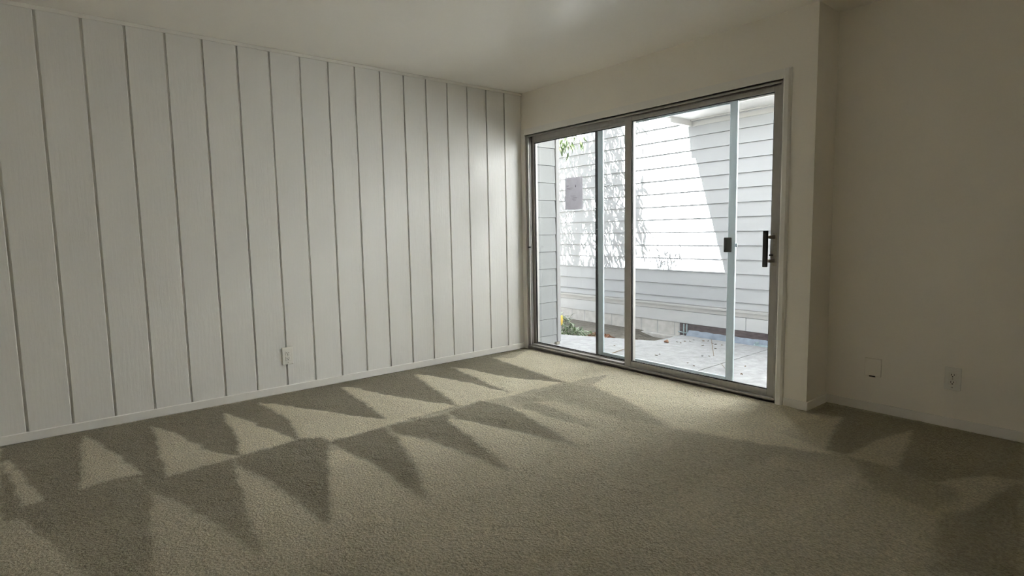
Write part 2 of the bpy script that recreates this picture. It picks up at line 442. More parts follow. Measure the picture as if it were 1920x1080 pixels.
# ------------------------------------------------------------------ floor with brushed pile
def carpet():
    step = 0.0125
    xs = np.arange(-0.01, XE + 0.02, step)
    ys = np.arange(YE - 0.01, DJ + 0.005, step)
    X, Y = np.meshgrid(xs, ys)
    rng = np.random.default_rng(3)
    # slight wobble of the brushed edges
    def smooth_noise(n, amp):
        g = rng.normal(size=(n, n))
        u = np.linspace(0, n - 1.001, X.shape[1]); v = np.linspace(0, n - 1.001, X.shape[0])
        iu = u.astype(int); iv = v.astype(int); fu = (u - iu); fv = (v - iv)
        fu = fu * fu * (3 - 2 * fu); fv = fv * fv * (3 - 2 * fv)
        a = g[np.ix_(iv, iu)]; b = g[np.ix_(iv, iu + 1)]; c = g[np.ix_(iv + 1, iu)]; d = g[np.ix_(iv + 1, iu + 1)]
        return amp * ((a * (1 - fu) + b * fu) * (1 - fv[:, None]) + (c * (1 - fu) + d * fu) * fv[:, None])
    PX = X + smooth_noise(60, 0.005) + smooth_noise(200, 0.003)
    PY = Y + smooth_noise(60, 0.005) + smooth_noise(200, 0.003)
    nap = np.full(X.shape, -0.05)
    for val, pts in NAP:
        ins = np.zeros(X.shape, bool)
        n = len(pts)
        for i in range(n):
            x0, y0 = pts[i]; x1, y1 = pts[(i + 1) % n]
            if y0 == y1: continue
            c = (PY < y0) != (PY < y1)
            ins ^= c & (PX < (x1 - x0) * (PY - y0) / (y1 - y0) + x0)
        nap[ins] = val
    k = nap.copy()
    for _ in range(1):
        k[1:-1, 1:-1] = (k[1:-1, 1:-1] * 2 + k[:-2, 1:-1] + k[2:, 1:-1] + k[1:-1, :-2] + k[1:-1, 2:]) / 6
    def blur(a, n):
        a = a.copy()
        for _ in range(n):
            a[1:-1, 1:-1] = (a[1:-1, 1:-1] * 2 + a[:-2, 1:-1] + a[2:, 1:-1] + a[1:-1, :-2] + a[1:-1, 2:]) / 6
        return a
    # the brushed strokes of the second row run out towards the middle of the room
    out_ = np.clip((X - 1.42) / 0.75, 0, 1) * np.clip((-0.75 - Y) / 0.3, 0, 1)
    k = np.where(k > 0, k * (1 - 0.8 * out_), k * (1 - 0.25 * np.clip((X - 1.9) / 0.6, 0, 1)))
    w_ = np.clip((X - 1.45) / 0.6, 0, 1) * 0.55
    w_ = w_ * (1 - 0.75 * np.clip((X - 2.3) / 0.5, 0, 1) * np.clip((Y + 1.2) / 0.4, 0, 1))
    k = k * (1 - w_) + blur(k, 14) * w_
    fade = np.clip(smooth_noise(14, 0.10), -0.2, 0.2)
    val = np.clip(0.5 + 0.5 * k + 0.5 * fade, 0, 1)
    # pile relief: light pile stands a little higher, the strokes ripple
    Z = 0.0025 * k + smooth_noise(220, 0.0012) + smooth_noise(90, 0.0012) - 0.003
    nx, ny = len(xs), len(ys)
    verts = np.stack([X.ravel(), Y.ravel(), Z.ravel()], 1)
    i = np.arange(nx * ny).reshape(ny, nx)
    q = np.stack([i[:-1, :-1].ravel(), i[:-1, 1:].ravel(), i[1:, 1:].ravel(), i[1:, :-1].ravel()], 1)
    me = bpy.data.meshes.new('floor')
    me.vertices.add(len(verts)); me.vertices.foreach_set('co', verts.ravel())
    me.loops.add(q.size); me.loops.foreach_set('vertex_index', q.ravel().astype(np.int32))
    me.polygons.add(len(q))
    me.polygons.foreach_set('loop_start', np.arange(0, q.size, 4, dtype=np.int32))
    me.polygons.foreach_set('use_smooth', np.ones(len(q), bool))
    me.update(); me.validate()
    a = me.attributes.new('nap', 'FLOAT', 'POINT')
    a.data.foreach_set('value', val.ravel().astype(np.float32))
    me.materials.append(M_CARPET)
    o = bpy.data.objects.new('floor', me)
    COL.objects.link(o)
    return o
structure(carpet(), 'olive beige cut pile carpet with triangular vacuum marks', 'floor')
structure(link('subfloor', MB().box(-0.15, XE + 0.15, YE - 0.15, 0.0, -0.12, -0.012).box(XJ - 0.01, XE + 0.15, 0, DJ + 0.14, -0.12, -0.012), M_BLOCK),
          'concrete slab under the carpet', 'floor')

# ------------------------------------------------------------------ walls and ceiling
PT = 0.018      # plank thickness: faces at x = 0
wall_left = link('wall_left', MB().box(-0.15, -PT + 0.002, YE - 0.15, WT, -0.12, H + 0.02), M_PLANK)
structure(wall_left, 'painted wall of vertical grooved planks left of the glass door', 'wall')
gap = 0.0115
n_planks = int(-YE / PITCH) + 1
pm = MB().box(-PT, 0, -PITCH + gap / 2, -gap / 2, 0.0, H, 0.003)
first = None
for k in range(n_planks):
    y = -0.0028 - k * PITCH
    if y - PITCH < YE - 0.15: break
    if first is None:
        first = link('plank', MB().box(-PT, 0, y - PITCH + gap / 2, y - gap / 2, 0.0, H, 0.003), M_PLANK, wall_left, origin=(0, y, 0))
    else:
        share('plank', first.data, (0, y, 0), wall_left)
structure(link('baseboard_left', MB().box(0, 0.012, YE, -0.001, -0.004, 0.0508, 0.004), M_TRIM), 'low white baseboard along the plank wall', 'baseboard')
structure(link('trim_1', MB().box(0, 0.007, YE, -0.001, 2.3563, H, 0.002), M_TRIM), 'thin white strip where the plank wall meets the ceiling', 'trim')

# door wall with its opening, x 0..XJ, room face at y = 0
OX0, OX1, OZ1 = 0.046, 2.432, 1.998
structure(link('wall_back', MB().box(-0.15, OX0, 0, WT, -0.12, H + 0.02).box(OX1, XJ - 0.05, 0, WT, -0.12, H + 0.02).box(OX0, OX1, 0, WT, OZ1, H + 0.02)
               .box(OX0, OX1, 0.0, WT, -0.12, 0.0), M_WALL), 'smooth cream wall around the sliding glass door', 'wall')
structure(link('wall_return', MB().box(XJ - 0.05, XJ, 0.0, DJ + 0.14, -0.12, H + 0.02), M_WALL), 'narrow wall return beside the sliding door', 'wall')
structure(link('wall_right', MB().box(XJ, XE + 0.15, DJ, DJ + 0.14, -0.12, H + 0.02), M_WALL), 'dim cream wall recessed right of the door', 'wall')
structure(link('wall_side', MB().box(XE, XE + 0.15, YE - 0.15, DJ, -0.12, H + 0.02), M_WALL), 'plain cream wall behind the camera on its right', 'wall')
structure(link('wall_front', MB().box(-0.15, XE, YE - 0.15, YE, -0.12, H + 0.02), M_WALL), 'plain cream wall behind the camera', 'wall')
structure(link('ceiling', MB().box(-0.15, XE + 0.15, YE - 0.15, DJ + 0.14, H, H + 0.1), M_CEIL), 'off white textured ceiling', 'ceiling')

BZ = 0.0508
structure(link('baseboard_back', MB().box(2.4865, XJ + 0.010, -0.010, 0, -0.004, BZ, 0.002), M_TRIM), 'short white baseboard right of the door casing', 'baseboard')
structure(link('baseboard_return', MB().box(XJ, XJ + 0.010, -0.002, DJ, -0.004, BZ, 0.002), M_TRIM), 'white baseboard on the wall return', 'baseboard')
structure(link('baseboard_right', MB().box(XJ + 0.010, XE, DJ - 0.010, DJ, -0.004, BZ, 0.002), M_TRIM), 'white baseboard along the dim right wall', 'baseboard')

# door casing: rounded boards, mitred look at the head
structure(link('trim_2', MB().box(0.0, 0.050, -0.016, 0, -0.003, 2.052, 0.005, 2), M_TRIM), 'white casing board on the left of the glass door', 'trim')
structure(link('trim_3', MB().prism([(0.050, 1.996), (2.431, 1.996), (2.484, 2.050), (0.050, 2.050)], 'y', -0.015, 0.0), M_TRIM), 'white casing board over the glass door', 'trim')
structure(link('trim_4', MB().prism([(2.431, 0), (2.436, -0.012), (2.446, -0.019), (2.470, -0.019), (2.480, -0.012), (2.485, 0)], 'z', -0.003, 2.049), M_TRIM),
          'rounded white casing board on the right of the glass door', 'trim')

# ------------------------------------------------------------------ sliding glass door
door = empty('door_1', (0.046, 0.0, 0.0))
structure(door, 'aluminium sliding glass patio door, two tall panes', 'door')
def dpart(name, mb, m, parent=door): return link(name, mb, m, parent)
dpart('jamb', MB().box(0.048, 0.062, 0.0, 0.135, 0.0, OZ1 - 0.001, 0.001).box(0.048, 0.075, 0.004, 0.010, 0.0, 1.99).box(0.048, 0.072, 0.060, 0.066, 0, 1.99)
      .box(0.048, 0.072, 0.098, 0.104, 0, 1.99), M_ALU)
dpart('jamb', MB().box(2.418, 2.4305, 0.0, 0.135, 0.0, OZ1 - 0.001, 0.001).box(2.412, 2.43, 0.060, 0.066, 0, 1.99).box(2.412, 2.43, 0.098, 0.104, 0, 1.99), M_ALU)
dpart('head_track', MB().box(0.048, 2.4305, 0.0, 0.135, 1.986, 1.9975).box(0.048, 2.4305, 0.0, 0.004, 1.974, 1.9975, 0.001)
      .box(0.062, 2.418, 0.060, 0.064, 1.945, 1.988).box(0.062, 2.418, 0.100, 0.104, 1.945, 1.988).box(0.062, 2.418, 0.131, 0.135, 1.945, 1.988), M_ALU)
dpart('sill_track', MB().box(0.048, 2.4305, -0.006, 0.135, -0.004, 0.018, 0.002).box(0.048, 2.4305, -0.006, 0.022, 0.0, 0.029, 0.003)
      .box(0.062, 2.418, 0.064, 0.067, 0.015, 0.034).box(0.062, 2.418, 0.098, 0.101, 0.015, 0.034), M_ALU)
dpart('sill_filler', MB().box(0.063, 1.19, 0.0225, 0.066, 0.010, 0.043, 0.002), M_ALU)
dpart('weather_strip', MB().box(0.0625, 0.0705, 0.012, 0.030, 0.03, 1.974), M_GASKET)
dpart('jamb_reveal', MB().box(0.0715, 0.0785, 0.006, 0.016, 0.03, 1.974, 0.001), M_TRIM)
dpart('lock_keeper', MB().box(0.060, 0.098, 0.000, 0.014, 0.958, 0.972, 0.002), M_BLACK)

def sash(name, x0, x1, y0, y1, z0, z1, gl, gr, gb, gt, label):
    """one glazed panel; the glass spans gl..gr, gb..gt"""
    pnl = link(name, MB().box(x0 + 0.004, x1 - 0.004, y0 + 0.006, y1 - 0.006, gt + 0.001, z1 - 0.002).box(x0 + 0.004, x1 - 0.004, y0 + 0.006, y1 - 0.006, z0 + 0.002, gb - 0.001), M_ALU, door)
    pnl['label'] = label
    link('stile', MB().box(x0, gl, y0, y1, z0, z1, 0.0025), M_ALU, pnl)
    link('stile', MB().box(gr, x1, y0, y1, z0, z1, 0.0025), M_ALU, pnl)
    link('rail', MB().box(gl, gr, y0, y1, gt, z1, 0.0025), M_ALU, pnl)
    link('rail', MB().box(gl, gr, y0, y1, z0, gb, 0.0025), M_ALU, pnl)
    yc = (y0 + y1) / 2
    g = 0.005
    link('glazing_gasket', MB().box(gl, gl + g, yc - 0.006, yc + 0.006, gb, gt).box(gr - g, gr, yc - 0.006, yc + 0.006, gb, gt)
         .box(gl, gr, yc - 0.006, yc + 0.006, gb, gb + g).box(gl, gr, yc - 0.006, yc + 0.006, gt - g, gt), M_GASKET, pnl)
    link('glass_pane', MB().box(gl + 0.001, gr - 0.001, yc - 0.002, yc + 0.002, gb + 0.001, gt - 0.001), M_GLASS, pnl)
    return pnl
slide = sash('sliding_panel', 1.192, 2.417, 0.030, 0.058, 0.020, 1.970, 1.257, 2.362, 0.068, 1.938, 'right panel with a pull handle on its right stile')
fixed = sash('fixed_panel', 0.0625, 1.250, 0.067, 0.097, 0.020, 1.970, 0.084, 1.200, 0.050, 1.928, 'left panel with a paper notice on its glass')
# handle on the sliding panel: steel plate, two arms, dark grip
hd = link('handle', MB().box(2.378, 2.412, 0.0225, 0.030, 0.870, 1.075, 0.003), M_STEEL, slide)
hd['label'] = 'worn steel escutcheon with a dark pull grip'
link('handle_grip', MB().box(2.356, 2.384, -0.060, -0.042, 0.864, 1.090, 0.003), M_BLACK, slide)
for zc in (1.050, 0.902):
    link('handle_arm', MB().prism([(-0.048, zc - 0.009), (0.024, zc - 0.012), (0.024, zc + 0.012), (-0.048, zc + 0.009)], 'x', 2.364, 2.394), M_STEEL, slide)
link('thumb_latch', MB().box(2.362, 2.384, 0.010, 0.026, 0.930, 0.942, 0.002), M_BLACK, slide)

# ------------------------------------------------------------------ screen door (slides by itself, pushed part way left)
scr = empty('screen_door', (0.815, 0.122, 0.022))
tag(scr, 'sliding insect screen door with pale grey frame outside the glass', 'screen door')
SX0, SX1, SY0, SY1, SZ0, SZ1 = 0.838, 2.080, 0.110, 0.128, 0.022, 1.985
link('stile', MB().box(SX0, SX0 + 0.058, SY0, SY1, SZ0, SZ1, 0.003), M_SCREENALU, scr)
link('stile', MB().box(SX1 - 0.056, SX1, SY0, SY1, SZ0, SZ1, 0.003), M_SCREENALU, scr)
link('rail', MB().box(SX0 + 0.058, SX1 - 0.056, SY0, SY1, 1.935, SZ1, 0.003), M_SCREENALU, scr)
link('rail', MB().box(SX0 + 0.058, SX1 - 0.056, SY0, SY1, SZ0, 0.075, 0.003), M_SCREENALU, scr)
link('pile_strip', MB().box(SX0 - 0.024, SX0 + 0.002, SY0 - 0.002, SY1, SZ0, SZ1 - 0.01), M_GASKET, scr)['label'] = 'black pile strip along the left stile'
link('screen_mesh', MB().poly([(SX0 + 0.05, 0.119, 0.07), (SX1 - 0.05, 0.119, 0.07), (SX1 - 0.05, 0.119, 1.94), (SX0 + 0.05, 0.119, 1.94)], [(0, 1, 2, 3)]), M_MESH, scr)
link('latch', MB().box(2.000, 2.054, 0.0985, 0.112, 0.946, 1.046, 0.003).box(2.012, 2.020, 0.094, 0.100, 0.96, 1.03, 0.001), M_BLACK, scr)
link('latch_tab', MB().box(2.080, 2.092, 0.112, 0.122, 0.982, 1.006, 0.002), M_TEAL, scr)

# ------------------------------------------------------------------ paper notice on the left pane
nt_ = empty('paper_notice', (0.581, 0.0855, 1.296))
tag(nt_, 'letter size paper notice taped to the left glass pane, seen from behind', 'notice')
link('sheet', MB().box(0.475, 0.690, 0.0852, 0.0858, 1.297, 1.575), M_PAPER, nt_)
ink = MB()
r2 = random.Random(4)
for z, x0, x1, h in ((1.508, 0.495, 0.530, .003), (1.500, 0.492, 0.524, .003), (1.480, 0.500, 0.575, .004), (1.470, 0.505, 0.560, .003),
                     (1.412, 0.545, 0.600, .003), (1.396, 0.570, 0.625, .003), (1.384, 0.565, 0.622, .004), (1.374, 0.575, 0.610, .003)):
    x = x0
    while x < x1:
        w = r2.uniform(0.004, 0.012)
        ink.box(x, min(x + w, x1), 0.08495, 0.0852, z, z + h)
        x += w + 0.003
ink.box(0.600, 0.612, 0.08495, 0.0852, 1.487, 1.503)
ink.box(0.603, 0.609, 0.08495, 0.0852, 1.503, 1.510)
tag(link('print', ink, M_INK, nt_), kind='stuff')

# ------------------------------------------------------------------ wall plates
def outlet(name, origin, facing, label):
    """duplex outlet; facing 'x' looks along +x, '-y' looks along -y.  local u runs sideways, n out of the wall"""
    ox, oy, oz = origin
    r = empty(name, origin)
    tag(r, label, 'outlet', 'white duplex wall outlets')
    def bx(mb, u0, u1, n0, n1, z0, z1, b=0.0, s=1):
        if facing == 'x': return mb.box(ox + n0, ox + n1, oy + u0, oy + u1, oz + z0, oz + z1, b, s)
        return mb.box(ox + u0, ox + u1, oy - n1, oy - n0, oz + z0, oz + z1, b, s)
    nrm = (1, 0, 0) if facing == 'x' else (0, -1, 0)
    def pt(u, n, z): return (ox + n, oy + u, oz + z) if facing == 'x' else (ox + u, oy - n, oz + z)
    link('plate', bx(MB(), -0.0375, 0.0375, 0, 0.0085, -0.0625, 0.0625, 0.003, 2), M_PLATE, r)
    for zc in (0.0200, -0.0200):
        sk = link('socket', bx(MB(), -0.017, 0.017, 0.007, 0.0105, zc - 0.0145, zc + 0.0145, 0.0014), M_PLATE, r)
        sl = MB()
        bx(sl, -0.0078, -0.0050, 0.0100, 0.0110, zc - 0.002, zc + 0.0075)
        bx(sl, 0.0050, 0.0078, 0.0100, 0.0110, zc - 0.001, zc + 0.0070)
        sl.disc(pt(0, 0.0100, zc - 0.0075), nrm, 0.0030, 0.0010, 10)
        link('slots', sl, M_SLOT, sk)
    for zc in (0.0, -0.0475):
        link('screw', MB().disc(pt(0, 0.0080, zc), nrm, 0.0034, 0.0012, 10), M_STEEL, r)
    return r
outlet('wall_outlet', (0.0, -2.230, 0.262), 'x', 'white duplex outlet over a groove of the plank wall')
outlet('wall_outlet', (3.270, DJ, 0.270), '-y', 'white duplex outlet low on the dim right wall')
cp = empty('blank_wall_plate', (2.884, DJ, 0.265))
tag(cp, 'square blank cover plate low on the dim right wall', 'wall plate')
link('plate', MB().box(2.8395, 2.9285, DJ - 0.012, DJ, 0.212, 0.320, 0.004, 2), M_WALL, cp)
link('cable_notch', MB().box(2.866, 2.899, DJ - 0.0135, DJ - 0.0005, 0.2085, 0.2165, 0.002), M_SLOT, cp)

# ================================================================== outside
DF = 2.80          # face of the neighbouring wall
ZP = -0.20         # patio level
# patio: slabs with recessed joints
patio = link('patio', MB().prism([(-3.4, 0.14), (5.6, 0.14), (5.6, 2.51), (0.05, 2.51), (0.05, 1.97), (-3.4, 0.40)], 'z', ZP - 0.10, ZP - 0.012), M_CONC)
structure(patio, 'pale concrete patio outside the glass door', 'patio')
JX = 1.205
bed_edge = lambda x: 0.40 + (x + 3.4) * (1.97 - 0.40) / 3.45
link('slab', MB().prism([(-3.4, 0.145), (0.15, 0.145), (0.15, 1.31), (0.05, 1.97), (-3.4, 0.405)], 'z', ZP - 0.04, ZP), M_CONC, patio)
link('slab', MB().prism([(0.158, 0.145), (JX - 0.005, 0.145), (JX - 0.03, 2.50), (0.052, 2.50), (0.052, 1.97), (0.158, 1.31)], 'z', ZP - 0.04, ZP + 0.002), M_CONC, patio)
link('slab', MB().prism([(JX + 0.005, 0.145), (3.2, 0.145), (3.2, 2.50), (JX - 0.02, 2.50)], 'z', ZP - 0.04, ZP - 0.001), M_CONC, patio)
link('slab', MB().prism([(3.21, 0.145), (5.6, 0.145), (5.6, 2.50), (3.21, 2.50)], 'z', ZP - 0.04, ZP), M_CONC, patio)
# a crack in the middle slab
def ground_line(pts, w, z):
    mb = MB()
    for a, b in zip(pts[:-1], pts[1:]):
        d = (Vector((*b, 0)) - Vector((*a, 0))).normalized() * 1.0
        n = Vector((-d.y, d.x, 0)) * w / 2
        A, B = Vector((*a, z)), Vector((*b, z))
        mb.poly([A - n, B - n, B + n, A + n], [(0, 1, 2, 3)])
    return mb
link('crack', ground_line([(1.19, 1.48), (1.26, 1.40), (1.31, 1.34), (1.37, 1.33), (1.44, 1.36)], 0.008, ZP + 0.0005), M_SOIL, patio)

def soil_z(x):
    return float(np.interp(x, [-4.5, -0.80, -0.55, 0.06], [-0.272, -0.275, -0.335, -0.345]))
bed = MB()
bx_ = [-4.5, -2.5, -1.2, -0.80, -0.68, -0.55, -0.25, 0.05]
bv_ = []
for x in bx_: bv_ += [(x, bed_edge(x) - 0.03, soil_z(x)), (x, 2.82, soil_z(x)), (x, bed_edge(x) - 0.03, -0.62), (x, 2.82, -0.62)]
bf_ = []
for i in range(len(bx_) - 1):
    o = 4 * i
    bf_ += [(o, o + 4, o + 5, o + 1), (o, o + 2, o + 6, o + 4), (o + 1, o + 5, o + 7, o + 3), (o + 2, o + 3, o + 7, o + 6)]
n_ = 4 * (len(bx_) - 1)
bf_ += [(0, 1, 3, 2), (n_, n_ + 2, n_ + 3, n_ + 1)]
bed.poly(bv_, bf_)
structure(link('planting_bed', bed, M_SOIL), 'bare soil planting bed between patio and neighbouring wall', 'soil')
structure(link('ground', MB().box(-14, 14, -14, 14, -0.9, -0.62), M_SOIL), 'earth under the houses', 'ground')

# neighbouring building -----------------------------------------------------
nb = empty('neighbouring_house', (0, DF, -0.30))
tag(nb, 'white board clad house wall facing the patio', 'building')
link('wall', MB().box(-4.5, 5.8, DF + 0.012, DF + 0.20, -0.45, 3.6), M_SIDING, nb)
ZB0, ZBP = 0.229, 0.168
zlow = 0.150
k = 0
proto_b = None
z = ZB0
def clap(mb, z0, z1, axis, face, a, c, out):
    # bevelled board: lower edge stands proud by 22 mm on the out side (+1 or -1)
    return mb.prism([(face + out * 0.022, z0 + 0.004), (face + out * 0.001, z1 - 0.001), (face - out * 0.014, z1 - 0.001), (face - out * 0.014, z0 + 0.004)], axis, a, c)
link('siding_board', clap(MB(), zlow - 0.004, ZB0, 'x', DF, -4.5, 5.8, -1), M_SIDING, nb)
for k in range(20):
    z0 = ZB0 + ZBP * k
    if proto_b is None:
        proto_b = link('siding_board', clap(MB(), z0, z0 + ZBP, 'x', DF, -4.5, 5.8, -1), M_SIDING, nb, origin=(0, DF, z0))
    else:
        share('siding_board', proto_b.data, (0, DF + RND.uniform(-0.0008, 0.0008), z0), nb)
link('water_table', MB().prism([(DF, 0.110), (DF - 0.030, 0.112), (DF - 0.030, 0.136), (DF, 0.152)], 'x', -4.5, 5.8), M_EXTTRIM, nb)
link('water_table_cove', MB().box(-4.5, 5.8, DF - 0.010, DF + 0.014, 0.056, 0.110, 0.002), M_EXTTRIM, nb)
link('skirt_board', MB().box(-4.5, 0.72, DF - 0.002, DF + 0.014, -0.105, 0.053, 0.003), M_SKIRT, nb)
link('skirt_board', MB().box(0.724, 5.8, DF - 0.002, DF + 0.014, -0.105, 0.053, 0.003), M_SKIRT, nb)
fx = -4.5
edges = [-4.5]
x = -0.758
cuts = sorted([-0.535 + 0.27 * j for j in range(-14, 2)])
cuts = [-4.5] + [c for c in cuts if c > -4.4] 
cuts = [c for c in cuts if c < -0.2] + [-0.185]
for a, b in zip(cuts[:-1], cuts[1:]):
    link('foundation_block', MB().box(a + 0.003, b - 0.003, DF + 0.010, DF + 0.16, -0.285, -0.105, 0.004), M_BLOCK, nb)
link('footing', MB().box(-4.5, -0.02, DF - 0.065, DF + 0.1, -0.50, -0.285, 0.006), M_BLOCK, nb)
# eave over the right part, with a lower barge board at its left end
OV = 0.45
link('soffit', MB().box(-0.03, 1.6, DF - OV, DF, 2.445, 2.462), M_EXTTRIM, nb)
link('barge_board', MB().box(-0.084, -0.024, DF - OV, DF, 2.372, 2.50, 0.004), M_EXTTRIM, nb)
link('fascia', MB().box(-0.084, 1.6, DF - OV - 0.02, DF - OV, 2.44, 2.58, 0.003), M_EXTTRIM, nb)
link('frieze_board', MB().box(-0.024, 5.8, DF - 0.020, DF, 2.366, 2.422, 0.003).box(-0.024, 5.8, DF - 0.006, DF, 2.422, 2.446).box(-0.024, 1.6, DF - 0.060, DF - 0.034, 2.430, 2.446, 0.002), M_EXTTRIM, nb)
link('porch_roof', MB().prism([(DF - OV - 0.03, 2.58), (DF, 2.72), (DF, 2.64), (DF - OV, 2.50)], 'x', -0.084, 1.6), M_ROOF, nb)
link('roof', MB().prism([(DF - 0.30, 3.60), (DF + 3.0, 4.6), (DF + 3.0, 4.5), (DF - 0.30, 3.50)], 'x', -4.8, 6.0), M_ROOF, nb)
# crawl space opening with plastic sheet and pipes
vt = link('crawl_space_vent', MB().box(-0.182, 3.6, DF + 0.008, DF + 0.16, -0.30, -0.105), M_VENT, nb)
vt['label'] = 'dark crawl space opening under the skirt board'
sheet = MB()
r3 = random.Random(9)
top = [(-0.030 + i * 0.06, -0.178 - 0.010 * r3.random()) for i in range(60)]
for (xa, za), (xb, zb) in zip(top[:-1], top[1:]):
    ya, yb = DF - 0.02 + 0.008 * math.sin(xa * 9), DF - 0.02 + 0.008 * math.sin(xb * 9)
    sheet.poly([(xa, DF - 0.27, -0.272), (xb, DF - 0.27, -0.272), (xb, DF - 0.10, -0.262), (xa, DF - 0.10, -0.262), (xb, yb, zb), (xa, ya, za)], [(0, 1, 2, 3), (3, 2, 4, 5)])
bs = link('plastic_sheet', sheet, M_BLUE, None, origin=(1.0, DF - 0.03, -0.25))
tag(bs, 'strip of bluish plastic sheet along the foot of the neighbouring wall', 'plastic sheet')
pp = empty('drain_pipe', (-0.07, DF - 0.05, -0.27))
tag(pp, 'pale teal plastic pipe standing at the left end of the crawl space opening', 'pipe')
link('riser', MB().tube([(-0.095, DF - 0.035, -0.275), (-0.095, DF - 0.035, -0.108)], 0.009, 8), M_TEAL, pp)
link('riser', MB().tube([(-0.050, DF - 0.035, -0.275), (-0.050, DF - 0.035, -0.108)], 0.007, 8), M_TEAL, pp)
link('cross_pipe', MB().tube([(-0.175, DF - 0.040, -0.215), (-0.04, DF - 0.040, -0.222), (-0.036, DF - 0.040, -0.223)], 0.008, 8), M_TEAL, pp)
pf = empty('pipe_fitting', (0.98, DF - 0.17, -0.262))
tag(pf, 'teal plastic pipe fitting at the wall foot seen by the door handle side', 'pipe')
PY_ = DF - 0.17
link('body', MB().tube([(0.92, PY_, -0.232), (1.00, PY_, -0.232), (1.12, PY_, -0.234)], [0.026, 0.026, 0.024], 12), M_TEAL, pf)
link('elbow', MB().tube([(0.95, PY_, -0.215), (0.95, PY_, -0.180)], [0.020, 0.022], 12), M_TEAL, pf)
link('collar', MB().tube([(0.975, PY_, -0.232), (1.005, PY_, -0.232)], 0.029, 12), M_TEAL, pf)

# wing wall of this house, left of the door --------------------------------------
WX = -0.05
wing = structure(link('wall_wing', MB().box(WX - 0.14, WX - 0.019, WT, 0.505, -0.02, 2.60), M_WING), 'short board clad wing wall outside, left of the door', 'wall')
pz, P0 = 0.1695, 0.057
def wclap(z0, z1):
    mb = MB()
    bm = mb.bm
    q = [(WX, z0 + 0.004), (WX - 0.008, z1 - 0.001), (WX - 0.020, z1 - 0.001), (WX - 0.020, z0 + 0.004)]
    return mb.poly([(x, WT, z) for x, z in q] + [(x, 0.470, z) for x, z in q], [(0, 1, 2, 3), (7, 6, 5, 4)] + [(i, i + 4, (i + 1) % 4 + 4, (i + 1) % 4) for i in range(4)])
pw = None
for k in range(-1, 15):
    z0 = P0 + pz * k
    z0c = max(z0, -0.02)
    if k == -1:
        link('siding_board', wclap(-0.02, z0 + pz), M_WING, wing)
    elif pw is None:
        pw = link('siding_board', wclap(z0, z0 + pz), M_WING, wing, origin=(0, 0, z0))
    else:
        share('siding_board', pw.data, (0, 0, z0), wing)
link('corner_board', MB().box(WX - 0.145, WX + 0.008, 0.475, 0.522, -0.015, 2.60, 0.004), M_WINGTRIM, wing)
link('sill_bracket', MB().box(WX - 0.03, WX + 0.014, 0.455, 0.50, -0.045, -0.018, 0.003), M_STEEL, wing)
structure(link('wall_foundation', MB().box(-3.6, 5.8, 0.0, 0.135, -0.62, -0.121).box(WX - 0.13, WX - 0.02, 0.135, 0.49, -0.62, -0.021), M_BLOCK), 'concrete foundation of this house', 'foundation')
structure(link('wall_exterior', MB().box(-3.6, -0.15, 0.0, WT, -0.12, 2.60), M_SIDING), 'outside wall of this house left of the wing', 'wall')

# roofs of this house: long low eave over the door, a taller unseen part to the right, shaped to shade the neighbour
def sun_shadow(x, y, z):
    t = (DF - y) / SUN_DIR.y
    return x + SUN_DIR.x * t, z + SUN_DIR.z * t
EY = 0.50
EZ = 0.563 + (DF - EY) / 1.1
structure(link('roof', MB().prism([(EY, EZ), (EY, EZ - 0.05), (0.14, 2.50), (YE - 0.6, 2.50), (YE - 0.6, EZ + 0.9), (EY - 3.0, EZ + 0.9)], 'x', -3.6, 6.2), M_ROOF), 'low roof of this house with its eave over the door', 'roof')
# raked upper eave, shaped for its shadow; narrow, so the wall further right stays sunlit
m_ = 0.49
yB = 0.72
zB = 2.20 + (DF - yB) / 1.1
xB = -0.012 - 0.144 * (DF - yB) / 1.1
yA = -3.3
zA = zB + m_ * (yB - yA)
structure(link('upper_shade_roof', MB().prism([(yB, zB), (yA, zA), (YE - 0.6, zA - 0.6), (YE - 0.6, zA - 0.75), (yA, zA - 0.16), (yB, zB - 0.10)], 'x', xB, xB + 1.75), M_ROOF), 'unseen upper roof of this house, shaped for its shadow', 'roof')
structure(link('wall_upper', MB().prism([(-0.1, 2.9), (-0.1, zB + 0.15), (-3.2, zA - 0.25), (YE, zA - 0.9), (YE, 2.9)], 'x', 0.25, 1.1), M_SIDING), 'upper storey wall of this house', 'wall')

# ------------------------------------------------------------------ planting
def blade_mesh(name, length, width, bend, material, fold=0.25, n=4):
    """leaf along +x, arching down; a shallow V section"""
    v, f = [], []
    for i in range(n + 1):
        t = i / n
        w = width * math.sin(math.pi * (0.08 + 0.92 * t) ** 0.8) * 0.5 if i < n else 0.0008
        w = max(w, 0.0012)
        a = bend * t
        x = length * (math.sin(a) / bend if bend else t)
        z = -length * ((1 - math.cos(a)) / bend if bend else 0)
        v += [(x, -w, z + fold * w), (x, 0, z), (x, w, z + fold * w)]
    for i in range(n):
        o = 3 * i
        f += [(o, o + 3, o + 4, o + 1), (o + 1, o + 4, o + 5, o + 2)]
    me = bpy.data.meshes.new(name)
    me.from_pydata(v, [], f)
    me.materials.append(material)
    for q in me.polygons: q.use_smooth = True
    return me

